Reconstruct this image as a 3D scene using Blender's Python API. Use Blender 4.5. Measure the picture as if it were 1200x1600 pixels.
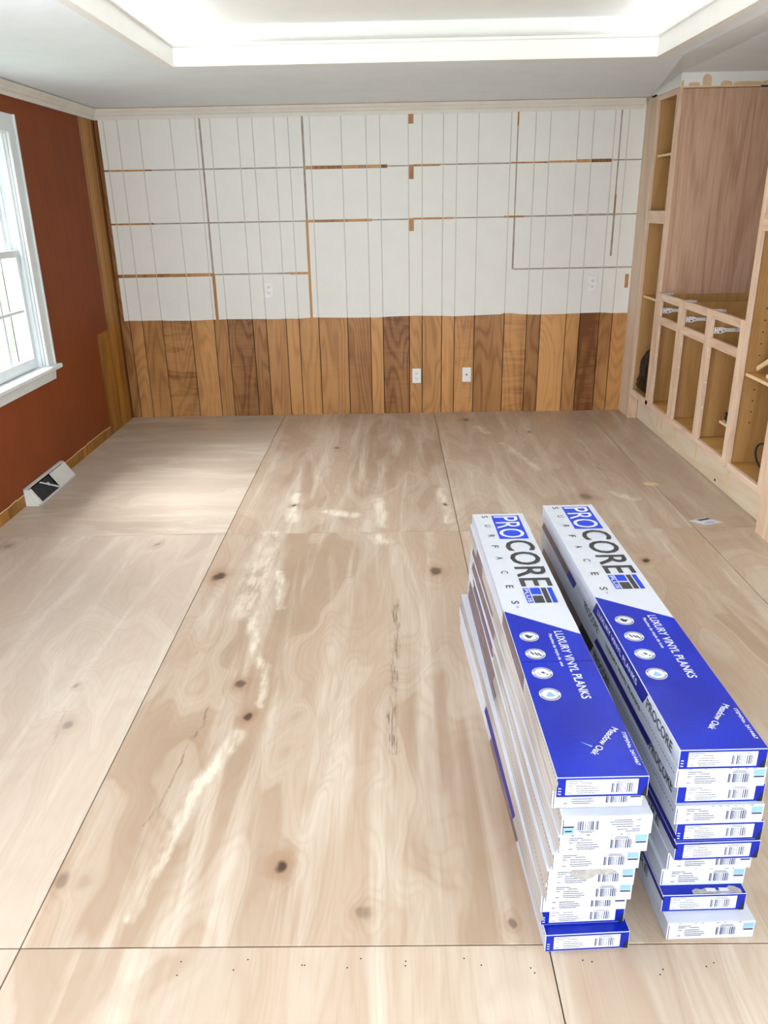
import bpy, bmesh, math, random
from math import radians, sin, cos, pi
from mathutils import Vector, Matrix, noise as mnoise
random.seed(7)
S = bpy.context.scene
for o in list(bpy.data.objects): bpy.data.objects.remove(o)
COL = S.collection

# ------------------------------------------------------------------ camera
F_PX, PITCH, YAW, ROLL = 1229.34, 0.3716, 0.01313, 0.01903
CAM = Vector((2.0807, -6.2424, 1.5742))
cam = bpy.data.objects.new('camera', bpy.data.cameras.new('camera')); COL.objects.link(cam)
cam.data.sensor_fit = 'HORIZONTAL'; cam.data.sensor_width = 36.0
cam.data.lens = F_PX / 1200 * 36.0; cam.data.clip_start = 0.05
_m = Matrix.Rotation(YAW, 3, 'Z') @ Matrix.Rotation(-PITCH, 3, 'X') @ Matrix.Rotation(ROLL, 3, 'Y')
_x, _f, _u = _m.col[0], _m.col[1], _m.col[2]
cam.matrix_world = Matrix(((_x[0], _u[0], -_f[0], CAM[0]), (_x[1], _u[1], -_f[1], CAM[1]), (_x[2], _u[2], -_f[2], CAM[2]), (0, 0, 0, 1)))
S.camera = cam

# ------------------------------------------------------------------ light
S.view_settings.view_transform = 'Standard'; S.view_settings.look = 'None'
S.view_settings.gamma = 1.0; S.view_settings.use_curve_mapping = False
S.view_settings.exposure = 0.27
W = bpy.data.worlds.new('sky'); S.world = W; W.use_nodes = True
W.node_tree.nodes['Background'].inputs[0].default_value = (0.86, 0.94, 1.0, 1)
W.node_tree.nodes['Background'].inputs[1].default_value = 2.4

def area(name, loc, rot, sx, sy, power, color=(1, 1, 1), portal=False, spread=pi):
    l = bpy.data.lights.new(name, 'AREA'); l.shape = 'RECTANGLE'; l.size = sx; l.size_y = sy
    l.energy = power; l.color = color; l.spread = spread
    if portal: l.cycles.is_portal = True
    o = bpy.data.objects.new(name, l); COL.objects.link(o); o.location = loc; o.rotation_euler = rot
    return o
# added fill lamps at unseen rear doors and side window, then the window's daylight
area('fill_lamp_rear', (2.0, -7.66, 0.95), (radians(118), 0, 0), 3.4, 1.8, 68, (0.93, 0.97, 1.0))
area('fill_lamp_side', (-0.10, -4.55, 1.3), (0, radians(-125), 0), 1.2, 1.4, 48, (0.93, 0.97, 1.0))
area('daylight_window', (-1.55, -1.95, 2.95), (0, radians(-50), 0), 1.6, 2.2, 330, (0.93, 0.97, 1.0))
# added unseen strip lamps on the tray ledge that whiten the tray ceiling
COVE = 31
for nm, loc, r, ln in (('tray_fill_back', (2.22, -1.735, 2.345), 0, 2.4), ('tray_fill_left', (0.985, -3.8, 2.345), 1, 3.9),
                       ('tray_fill_right', (3.455, -3.8, 2.345), 1, 3.9), ('tray_fill_front', (2.22, -5.865, 2.345), 0, 2.4)):
    area(nm, loc, (pi, 0, 0), ln if r == 0 else 0.04, 0.04 if r == 0 else ln, COVE * ln / 2.4, (0.93, 0.97, 1.0))

# ------------------------------------------------------------------ shader helpers
class NT:
    def __init__(s, name, rough=0.5, spec=0.5, metal=0.0):
        s.m = bpy.data.materials.new(name); s.m.use_nodes = True; s.t = s.m.node_tree
        s.b = s.t.nodes['Principled BSDF']; s.b.inputs['Roughness'].default_value = rough
        s.b.inputs['Specular IOR Level'].default_value = spec; s.b.inputs['Metallic'].default_value = metal
    def n(s, typ, **kw):
        x = s.t.nodes.new(typ)
        for k, v in kw.items(): setattr(x, k, v)
        return x
    def put(s, sock, v):
        if isinstance(v, bpy.types.NodeSocket): s.t.links.new(v, sock)
        elif v is not None:
            if isinstance(v, (tuple, list)) and len(v) == 3 and sock.type == 'RGBA': v = (*v, 1)
            sock.default_value = v
    def math(s, op, a, b=None, c=None, clamp=False):
        x = s.n('ShaderNodeMath', operation=op, use_clamp=clamp)
        for i, v in enumerate((a, b, c)):
            if v is not None: s.put(x.inputs[i], v)
        return x.outputs[0]
    def vmath(s, op, a, b=None, scale=None):
        x = s.n('ShaderNodeVectorMath', operation=op); s.put(x.inputs[0], a)
        if b is not None: s.put(x.inputs[1], b)
        if scale is not None: s.put(x.inputs[3], scale)
        return x.outputs[1] if op in ('LENGTH', 'DISTANCE') else x.outputs[0]
    def mix(s, f, a, b, mode='MIX'):
        x = s.n('ShaderNodeMix', data_type='RGBA', blend_type=mode)
        s.put(x.inputs[0], f); s.put(x.inputs[6], a); s.put(x.inputs[7], b); return x.outputs[2]
    def vmix(s, f, a, b):
        x = s.n('ShaderNodeMix', data_type='VECTOR'); s.put(x.inputs[0], f); s.put(x.inputs[4], a); s.put(x.inputs[5], b); return x.outputs[1]
    def noise(s, vec, scale=1.0, detail=2.0, rough=0.5, dist=0.0, col=False):
        x = s.n('ShaderNodeTexNoise'); s.put(x.inputs['Vector'], vec); x.inputs['Scale'].default_value = scale
        x.inputs['Detail'].default_value = detail; x.inputs['Roughness'].default_value = rough; x.inputs['Distortion'].default_value = dist
        return x.outputs[1] if col else x.outputs[0]
    def ss(s, v, lo, hi, a=0.0, b=1.0):
        x = s.n('ShaderNodeMapRange', interpolation_type='SMOOTHSTEP'); s.put(x.inputs[0], v)
        x.inputs[1].default_value = lo; x.inputs[2].default_value = hi; x.inputs[3].default_value = a; x.inputs[4].default_value = b
        return x.outputs[0]
    def xyz(s, v):
        x = s.n('ShaderNodeSeparateXYZ'); s.put(x.inputs[0], v); return x.outputs
    def comb(s, a, b, c):
        x = s.n('ShaderNodeCombineXYZ'); s.put(x.inputs[0], a); s.put(x.inputs[1], b); s.put(x.inputs[2], c); return x.outputs[0]
    def obj(s): return s.n('ShaderNodeTexCoord').outputs['Object']
    def attr(s, name): return s.n('ShaderNodeAttribute', attribute_type='OBJECT', attribute_name=name).outputs['Fac']
    def bump(s, h, strength=0.2, dist=0.002):
        x = s.n('ShaderNodeBump'); x.inputs['Strength'].default_value = strength; x.inputs['Distance'].default_value = dist
        s.put(x.inputs['Height'], h); s.put(s.b.inputs['Normal'], x.outputs[0])
    def done(s, col=None, rough=None):
        if col is not None: s.put(s.b.inputs['Base Color'], col)
        if rough is not None: s.put(s.b.inputs['Roughness'], rough)
        return s.m

def srgb(r, g, b):
    f = lambda c: (c / 255) / 12.92 if c / 255 <= 0.04045 else (((c / 255) + 0.055) / 1.055) ** 2.4
    return (f(r), f(g), f(b))

def paint(name, col, rough=0.5, var=0.03, spec=0.4, scale=6.0, bump=0.1):
    k = NT(name, rough, spec); o = k.obj()
    n = k.noise(o, scale, 4, 0.6)
    c2 = tuple(max(0, c * (1 - var * 4)) for c in col)
    c = k.mix(k.ss(n, 0.35, 0.75), col, c2)
    k.bump(k.noise(o, 160, 3), bump, 0.001)
    return k.done(c)

def plain(name, col, rough=0.5, spec=0.4, metal=0.0):
    k = NT(name, rough, spec, metal); n = k.noise(k.obj(), 30, 2)
    return k.done(k.mix(k.ss(n, 0.3, 0.8), col, tuple(c * 0.93 for c in col)))

def wood(name, light, dark, axis='Z', rough=0.5, fig=9.0, line=0.35, fine=0.25, bscale=(1.0, 1.0), spec=0.35, bands=0.0, tone=False, figscale=3.2):
    """rotary or flat cut wood: contour figure of a stretched noise field, fine pores along AXIS"""
    k = NT(name, rough, spec); o = k.obj(); sd = k.attr('seed')
    o = k.vmath('ADD', o, k.comb(sd, k.math('MULTIPLY', sd, 1.7), k.math('MULTIPLY', sd, 0.6)))
    st = {'Z': (1, 1, 0.16), 'Y': (1, 0.16, 1), 'X': (0.16, 1, 1)}[axis]
    v = k.vmath('MULTIPLY', o, st)
    h = k.noise(v, figscale, 2, 0.45, 0.3)
    ring = k.math('ADD', k.math('MULTIPLY', k.math('SINE', k.math('MULTIPLY', h, fig * 12)), 0.5), 0.5)
    stf = {'Z': (1, 1, 0.03), 'Y': (1, 0.03, 1), 'X': (0.03, 1, 1)}[axis]
    f = k.noise(k.vmath('MULTIPLY', o, stf), 150, 3, 0.6)
    blot = k.noise(v, 2.2, 3, 0.55)
    t = k.math('ADD', k.math('MULTIPLY', k.math('POWER', ring, 2.2), line), k.math('MULTIPLY', k.ss(f, 0.35, 0.7), fine))
    t = k.math('ADD', t, k.math('MULTIPLY', k.ss(blot, 0.35, 0.7), bscale[0] * 0.45))
    if bands:
        bst = {'Z': (0.25, 0.25, 1.6), 'Y': (0.25, 1.6, 0.25), 'X': (1.6, .25, .25)}[axis]
        bb = k.noise(k.vmath('MULTIPLY', o, bst), 9, 3, 0.6, 1.2)
        t = k.math('ADD', t, k.math('MULTIPLY', k.ss(bb, 0.4, 0.75), k.math('MULTIPLY', k.attr('curl'), bands)))
    if tone:
        t = k.math('ADD', t, k.math('SUBTRACT', k.attr('tone'), 0.35))
    t = k.math('MULTIPLY', t, 1.0, clamp=True)
    c = k.mix(t, light, dark)
    k.bump(f, 0.08, 0.001)
    return k.done(c)

# ------------------------------------------------------------------ materials
M = {}
M['white_wall'] = paint('white_wall_paint', srgb(236, 236, 231), 0.55, 0.008)
M['groove'] = paint('painted_groove', srgb(206, 203, 197), 0.7, 0.02)
M['scar'] = paint('grey_paint_scar', srgb(172, 160, 148), 0.7, 0.10, scale=14)
M['ceiling'] = paint('ceiling_paint', srgb(236, 245, 250), 0.8, 0.01)
M['trim_white'] = paint('trim_gloss_white', srgb(240, 240, 236), 0.4, 0.008)
M['crown'] = paint('crown_cream_paint', srgb(226, 222, 212), 0.45, 0.02)
M['red'] = paint('rust_red_paint', srgb(130, 66, 33), 0.62, 0.03, spec=0.15, scale=2.5)
M['window_white'] = paint('window_white_paint', srgb(228, 234, 236), 0.4, 0.02)
M['wain'] = wood('wainscot_plywood', srgb(212, 158, 98), srgb(112, 66, 27), 'Z', 0.40, 13.0, 0.20, 0.12, bscale=(.9, 1), tone=True, bands=0.45, figscale=3.2)
M['golden'] = wood('golden_panelling', srgb(178, 124, 48), srgb(110, 66, 18), 'Z', 0.45, 5.0, 0.3, 0.2, tone=True, bands=0.3)
M['face'] = wood('raw_face_frame', srgb(238, 214, 190), srgb(205, 168, 138), 'Z', 0.55, 4, 0.3, 0.35, figscale=5)
M['face_y'] = wood('raw_face_rail', srgb(240, 216, 194), srgb(208, 170, 142), 'Y', 0.55, 4, 0.3, 0.35, figscale=5)
M['filler'] = wood('filler_wood', srgb(226, 206, 184), srgb(196, 168, 142), 'Z', 0.6, 3, 0.25, 0.35)
M['oak'] = wood('oak_veneer', srgb(216, 180, 156), srgb(160, 118, 92), 'Z', 0.5, 13, 0.28, 0.35, bscale=(.45, 1), figscale=2.0)
M['inner'] = wood('cabinet_inner_ply', srgb(204, 160, 104), srgb(160, 116, 62), 'Z', 0.5, 3, 0.3, 0.3, bscale=(0.8, 1))
M['inner_x'] = wood('cabinet_bottom_ply', srgb(208, 162, 96), srgb(168, 118, 60), 'X', 0.5, 3, 0.3, 0.3)
M['edge'] = plain('shelf_edge_wood', srgb(236, 206, 160), 0.5)
M['kick'] = wood('toe_kick_plywood', srgb(240, 228, 206), srgb(214, 192, 160), 'Y', 0.6, 3, 0.3, 0.25, bands=0.0)
M['metal_white'] = plain('white_slide_metal', srgb(236, 236, 236), 0.35)
M['dark'] = plain('dark_gap', srgb(40, 28, 18), 0.8, 0.1)
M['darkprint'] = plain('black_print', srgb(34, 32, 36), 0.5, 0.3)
M['plastic_white'] = plain('outlet_plastic', srgb(244, 244, 242), 0.3)
M['slot'] = plain('slot_black', srgb(30, 30, 32), 0.5)
M['subfloor'] = plain('subfloor_brown', srgb(96, 74, 52), 0.9, 0.1)  # darker brown base that shows in the sheet joints
M['black_plastic'] = plain('black_bin_liner', srgb(7, 7, 9), 0.42, 0.35)
M['rubber'] = plain('black_cable_rubber', srgb(28, 22, 22), 0.5)
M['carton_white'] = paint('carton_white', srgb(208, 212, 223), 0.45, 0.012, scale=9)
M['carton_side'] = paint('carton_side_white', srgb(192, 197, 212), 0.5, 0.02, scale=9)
k = NT('carton_blue', 0.34, 0.35); o = k.obj()
rib = k.math('SINE', k.math('MULTIPLY', k.xyz(o)[1], 900)); nb = k.noise(o, 7, 4, 0.6)
k.bump(k.math('ADD', k.math('MULTIPLY', rib, k.ss(nb, 0.4, 0.7)), k.math('MULTIPLY', nb, 4)), 0.12, 0.0015)
M['blue'] = k.done(k.mix(k.ss(k.noise(o, 5, 3), 0.35, 0.7), srgb(0, 34, 168), srgb(0, 24, 144)))
M['logo_blue'] = plain('logo_blue', srgb(20, 62, 205), 0.4)
M['deep_blue'] = plain('deep_blue_print', srgb(12, 12, 132), 0.45)
M['taupe'] = paint('taupe_print', srgb(118, 98, 104), 0.45, 0.12, scale=30)
M['greige'] = wood('plank_picture_print', srgb(194, 190, 187), srgb(134, 124, 120), 'Y', 0.45, 3, 0.4, 0.5, figscale=6)
M['print_white'] = plain('white_print', srgb(222, 225, 233), 0.45)
M['print_grey'] = plain('grey_print', srgb(112, 112, 124), 0.5)
M['print_dark'] = plain('charcoal_print', srgb(58, 58, 62), 0.45)
M['tag_blue'] = plain('pale_blue_print', srgb(140, 182, 224), 0.45)
M['navy'] = plain('navy_print', srgb(30, 40, 90), 0.45)
M['torn'] = paint('torn_cardboard', srgb(176, 172, 170), 0.8, 0.08, scale=60)
M['drywall_paper'] = plain('peach_drywall_paper', srgb(226, 194, 160), 0.8)
M['grass'] = paint('lawn_grass', srgb(188, 200, 172), 0.9, 0.1, scale=3)
M['leaf'] = paint('shrub_leaf', srgb(150, 180, 130), 0.7, 0.1, scale=20)
M['register'] = paint('register_white_enamel', srgb(222, 222, 220), 0.35, 0.02)
# window glass: clear with a mirror-like reflection at grazing angles
k = NT('window_glass'); t = k.t; tr = k.n('ShaderNodeBsdfTransparent'); gl = k.n('ShaderNodeBsdfGlossy'); gl.inputs['Roughness'].default_value = 0.02
fr = k.n('ShaderNodeFresnel'); fr.inputs[0].default_value = 1.45; mx = k.n('ShaderNodeMixShader')
t.links.new(k.math('MULTIPLY', fr.outputs[0], k.math('SUBTRACT', 1.0, k.n('ShaderNodeNewGeometry').outputs['Backfacing'])), mx.inputs[0]); t.links.new(tr.outputs[0], mx.inputs[1]); t.links.new(gl.outputs[0], mx.inputs[2])
t.links.new(mx.outputs[0], t.nodes['Material Output'].inputs['Surface']); M['glass'] = k.m

# floor plywood: rotary-cut figure, sap streaks, knots and splits at their places on the sheets
def floor_mat():
    k = NT('floor_plywood', 0.42, 0.5); o = k.obj(); sd = k.attr('seed'); turn = k.attr('turn')
    x, y, z = k.xyz(o)
    base = k.comb(x, y, 0.0)
    so = k.comb(k.math('MULTIPLY', sd, 3.1), k.math('MULTIPLY', sd, 1.3), sd)
    flow = k.vmix(turn, k.comb(x, k.math('MULTIPLY', y, 0.30), 0.0), k.comb(k.math('MULTIPLY', x, 0.35), y, 0.0))
    flow = k.vmath('ADD', flow, so)
    warp = k.noise(flow, 1.9, 3, 0.5, col=True)
    fw = k.vmath('ADD', flow, k.vmath('SCALE', k.vmath('SUBTRACT', warp, (0.5, 0.5, 0.5)), scale=0.5))
    h = k.noise(fw, 1.7, 3, 0.5, 0.5)
    # knots bend the figure round them
    dw = k.vmath('ADD', base, k.vmath('SCALE', k.vmath('SUBTRACT', k.noise(base, 7.0, 3, 0.6, col=True), (0.5, 0.5, 0.5)), scale=0.07))
    dwx, dwy, _ = k.xyz(dw)
    def ell(cx, cy, rx, ry, warped=True):
        a = dwx if warped else x; b = dwy if warped else y
        u = k.math('DIVIDE', k.math('SUBTRACT', a, cx), rx); v = k.math('DIVIDE', k.math('SUBTRACT', b, cy), ry)
        return k.math('SQRT', k.math('ADD', k.math('MULTIPLY', u, u), k.math('MULTIPLY', v, v)))
    KN = [(1.276, -2.984, .030, .9), (2.268, -2.967, .028, .8), (1.533, -3.862, .018, .8), (1.589, -4.058, .014, .9), (1.776, -4.698, .017, 1.0),
          (.946, -3.858, .009, .7), (.993, -4.093, .018, .8), (1.52, -2.084, .013, 1.0), (2.369, -2.098, .012, 1.0), (1.693, -.96, .018, .6),
          (2.651, -.245, .022, 1.0), (.123, -2.602, .022, .7), (.886, -2.62, .014, .8), (3.266, -2.887, .016, 1.0), (3.183, -1.997, .035, .5),
          (1.225, -4.733, .02, .45), (1.998, -4.837, .016, .4), (2.345, -4.867, .012, .6), (3.1, -.62, .012, .8)]
    dark = None; halo = None
    for cx, cy, r, s_ in KN:
        e = ell(cx, cy, r, r * 1.5)
        h = k.math('ADD', h, k.math('MULTIPLY', k.ss(e, 0.0, 5.0, 1.0, 0.0), 0.07))
        d = k.math('MULTIPLY', k.ss(e, 0.45, 1.25, 1.0, 0.0), s_)
        g = k.math('MULTIPLY', k.ss(e, 0.9, 3.0, 1.0, 0.0), s_ * 0.5)
        dark = d if dark is None else k.math('MAXIMUM', dark, d); halo = g if halo is None else k.math('MAXIMUM', halo, g)
    ph = k.math('MULTIPLY', h, 260)
    ring = k.math('ADD', k.math('MULTIPLY', k.math('SINE', ph), 0.5), 0.5)
    ring2 = k.math('ADD', k.math('MULTIPLY', k.math('SINE', k.math('MULTIPLY', h, 37)), 0.5), 0.5)
    fine = k.noise(k.vmix(turn, k.comb(k.math('MULTIPLY', x, 110), k.math('MULTIPLY', y, 3.5), 0.0), k.comb(k.math('MULTIPLY', x, 5), k.math('MULTIPLY', y, 60), 0.0)), 1.0, 4, 0.6)
    streak = k.noise(k.vmath('ADD', k.vmix(turn, k.comb(k.math('MULTIPLY', x, 9), k.math('MULTIPLY', y, 0.7), 0.0), k.comb(x, k.math('MULTIPLY', y, 5), 0.0)), so), 1.0, 4, 0.55, 0.6)
    tan = srgb(190, 169, 149); tan2 = srgb(162, 138, 117); cream = srgb(218, 206, 190); brown = srgb(120, 84, 54)
    c = k.mix(k.ss(h, 0.35, 0.75), tan, tan2)
    c = k.mix(k.math('MULTIPLY', k.ss(streak, 0.46, 0.72), 0.7), c, cream)
    c = k.mix(k.math('MULTIPLY', k.ss(ring2, 0.6, 1.0), 0.28), c, cream)
    c = k.mix(k.math('MULTIPLY', k.math('POWER', ring, 2.0), 0.18), c, srgb(166, 132, 100))
    c = k.mix(k.math('MULTIPLY', k.ss(fine, 0.45, 0.75), 0.34), c, srgb(170, 138, 108))
    # sap streak and pale patches
    pale = None
    def seg(ax, ay, bx, by, r):
        pa = k.vmath('SUBTRACT', k.comb(dwx, dwy, 0.0), (ax, ay, 0)); ba = (bx - ax, by - ay, 0); L = ba[0] ** 2 + ba[1] ** 2
        dt = k.n('ShaderNodeVectorMath', operation='DOT_PRODUCT'); k.put(dt.inputs[0], pa); k.put(dt.inputs[1], ba)
        tt = k.math('DIVIDE', dt.outputs['Value'], L, clamp=True)
        cl = k.vmath('SCALE', ba, scale=tt)
        return k.math('DIVIDE', k.vmath('DISTANCE', pa, cl), r)
    SG = [(1.44, -2.52, 1.445, -2.99, .055), (1.445, -2.99, 1.45, -3.35, .050), (1.46, -3.3, 1.58, -3.75, .020), (1.60, -3.75, 1.62, -4.0, .012), (1.57, -4.15, 1.49, -4.42, .022),
          (1.49, -4.42, 1.44, -4.85, .016), (1.55, -2.95, 1.60, -3.30, .018), (1.52, -1.9, 1.53, -2.3, .035), (1.72, -2.18, 1.86, -2.24, .035),
          (2.36, -1.85, 2.37, -2.35, .03), (2.0, -2.0, 2.02, -2.4, .03), (2.85, -.9, 3.0, -1.5, .022), (2.72, -.45, 2.78, -.62, .03), (3.61, -1.76, 3.64, -1.83, .018),
          (2.0, -2.56, 2.03, -2.60, .04), (3.35, -1.95, 3.45, -2.05, .03)]
    for a in SG:
        q = k.ss(seg(*a), 0.2, 1.7, 1.0, 0.0); pale = q if pale is None else k.math('MAXIMUM', pale, q)
    brk = k.ss(k.noise(k.comb(k.math('MULTIPLY', x, 26), k.math('MULTIPLY', y, 6), 0.0), 1.0, 3, 0.6), .38, .60, .25, 1.0)
    c = k.mix(k.math('MULTIPLY', k.math('MULTIPLY', pale, brk), k.ss(k.math('ADD', streak, k.math('MULTIPLY', fine, .5)), .45, .95, .25, .8)), c, srgb(240, 230, 212))
    # dark splits
    crack = k.noise(k.comb(k.math('MULTIPLY', x, 220), k.math('MULTIPLY', y, 9), 0.0), 1.0, 4, 0.7)
    cr = None
    for (ax, ay, bx, by, r, s_) in [(2.085, -3.25, 2.066, -4.25, .020, .85), (3.394, -.9, 3.382, -1.75, .018, .55), (1.45, -4.0, 1.39, -4.55, .006, .8), (.95, -4.0, .99, -4.2, .008, .7), (1.86, -.75, 1.87, -1.1, .008, .5), (3.0, -.55, 3.02, -.75, .01, .6)]:
        q = k.math('MULTIPLY', k.math('MULTIPLY', k.ss(seg(ax, ay, bx, by, r), 0.3, 1.0, 1.0, 0.0), k.ss(crack, 0.45, 0.62)), s_)
        cr = q if cr is None else k.math('MAXIMUM', cr, q)
    c = k.mix(halo, c, srgb(150, 108, 72)); c = k.mix(dark, c, srgb(66, 42, 26)); c = k.mix(cr, c, srgb(96, 78, 62))
    tone = k.attr('tone'); c = k.mix(tone, c, srgb(238, 230, 218))
    k.bump(k.math('SUBTRACT', fine, k.math('MULTIPLY', cr, 2)), 0.08, 0.001)
    return k.done(c, k.ss(k.noise(base, 3, 3), 0.3, 0.8, 0.34, 0.5))
M['floor'] = floor_mat()

# ------------------------------------------------------------------ mesh helpers
class MB:
    def __init__(s): s.v = []; s.f = []; s.mi = []
    def box(s, x0, x1, y0, y1, z0, z1, mi=0, T=None):
        b = len(s.v)
        P = [(x, y, z) for z in (z0, z1) for y in (y0, y1) for x in (x0, x1)]
        if T: P = [tuple(T @ Vector(p)) for p in P]
        s.v += P
        for q in ((0, 2, 3, 1), (4, 5, 7, 6), (0, 1, 5, 4), (2, 6, 7, 3), (0, 4, 6, 2), (1, 3, 7, 5)):
            s.f.append([b + i for i in q]); s.mi.append(mi)
        return s
    def poly(s, pts, mi=0):
        b = len(s.v); s.v += [tuple(p) for p in pts]; s.f.append(list(range(b, b + len(pts)))); s.mi.append(mi); return s
    def prism(s, pts, d, mi=0):
        n = len(pts); b = len(s.v); d = Vector(d); s.v += [tuple(p) for p in pts] + [tuple(Vector(p) + d) for p in pts]
        s.f.append([b + i for i in range(n)][::-1]); s.f.append([b + n + i for i in range(n)]); s.mi += [mi, mi]
        for i in range(n):
            j = (i + 1) % n; s.f.append([b + i, b + j, b + n + j, b + n + i]); s.mi.append(mi)
        return s
    def tube(s, pts, r, seg=8, mi=0, cap=True):
        rings = []
        for i, p in enumerate(pts):
            p = Vector(p); a = Vector(pts[max(i - 1, 0)]); c = Vector(pts[min(i + 1, len(pts) - 1)]); d = (c - a).normalized()
            u = d.cross(Vector((0, 0, 1)));
            if u.length < 1e-3: u = d.cross(Vector((1, 0, 0)))
            u.normalize(); w = d.cross(u); rings.append(len(s.v))
            for j in range(seg): s.v.append(tuple(p + (u * cos(2 * pi * j / seg) + w * sin(2 * pi * j / seg)) * r))
        for a, b in zip(rings, rings[1:]):
            for j in range(seg): s.f.append([a + j, a + (j + 1) % seg, b + (j + 1) % seg, b + j]); s.mi.append(mi)
        if cap:
            s.f.append([rings[0] + j for j in range(seg)][::-1]); s.f.append([rings[-1] + j for j in range(seg)]); s.mi += [mi, mi]
        return s
    def build(s, name, mats, parent=None, bevel=0.0, smooth=False, seg=1, T=None):
        if not isinstance(mats, (list, tuple)): mats = [mats]
        me = bpy.data.meshes.new(name); me.from_pydata(s.v, [], s.f)
        for m in mats: me.materials.append(m)
        for p, i in zip(me.polygons, s.mi): p.material_index = i
        bm = bmesh.new(); bm.from_mesh(me)
        if T: bmesh.ops.transform(bm, matrix=T, verts=bm.verts)
        bmesh.ops.recalc_face_normals(bm, faces=bm.faces)
        if bevel: bmesh.ops.bevel(bm, geom=list(bm.edges), offset=bevel, segments=seg, affect='EDGES', profile=0.7, clamp_overlap=True)
        if smooth:
            for f in bm.faces: f.smooth = True
        bm.to_mesh(me); bm.free()
        o = bpy.data.objects.new(name, me); COL.objects.link(o)
        if parent: o.parent = parent
        return o

def tag(o, label=None, cat=None, group=None, kind=None):
    if label: o['label'] = label
    if cat: o['category'] = cat
    if group: o['group'] = group
    if kind: o['kind'] = kind
    return o
def empty(name, loc=(0, 0, 0), rz=0):
    o = bpy.data.objects.new(name, None); COL.objects.link(o); o.location = loc; o.rotation_euler = (0, 0, rz); o.empty_display_size = 0.05; return o
def wprops(o, seed=0.0, tone=0.35, curl=0.0, turn=0.0):
    o['seed'] = float(seed); o['tone'] = float(tone); o['curl'] = float(curl); o['turn'] = float(turn); return o

XL, XF, H = -0.028, 3.91, 2.249
YA, YB, YEND = -2.487, -4.929, -7.6
XR = 4.66

# ------------------------------------------------------------------ floor
fl = tag(MB().box(XL - .2, XR + .2, YEND - .2, .15, -.06, -.008).build('floor', M['subfloor']), kind='structure')
xs = [XL - .02, 1.209, 2.419, 3.632, XR]; ys = [.02, YA, YB, YEND]
G = .0016
si = 0
for j in range(3):
    for i in range(4):
        x0, x1 = xs[i] + G, xs[i + 1] - G; y1, y0 = ys[j] - G, ys[j + 1] + G
        m = MB().box(x0, x1, y0, y1, -.0079, 0)
        o = m.build('plywood_sheet', M['floor'], fl, bevel=.0008)
        wprops(o, seed=[.0, 2.3, 5.1, 7.7, 3.3, 11.2, 9.4, 6.2, 1.1, 4.9, 8.8, 2.9][si], tone=[.22, .0, .0, .04, .26, 0, .0, .04, .15, .06, .04, .04][si], turn=1.0 if si == 0 else 0.0)
        si += 1
nl = MB()
for k_ in range(60):
    if k_ < 26: x = 1.6 + (k_ % 13) * .13 + random.uniform(-.03, .03); y = YB - .03 - random.uniform(0, .05)
    elif k_ < 44: x = random.choice([1.209, 2.419, 3.632]) + random.choice([-.02, .02]); y = -.15 - (k_ - 26) * .27 + random.uniform(-.05, .05)
    else: x = .1 + (k_ - 44) * .24; y = YA + random.choice([-.02, .02])
    nl.v += [(x + .002 * cos(a * pi / 3), y + .002 * sin(a * pi / 3), .0006) for a in range(6)]; b = len(nl.v) - 6
    nl.f.append(list(range(b, b + 6))); nl.mi.append(0)
tag(nl.build('screw_head', M['dark'], fl), kind='stuff')

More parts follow.
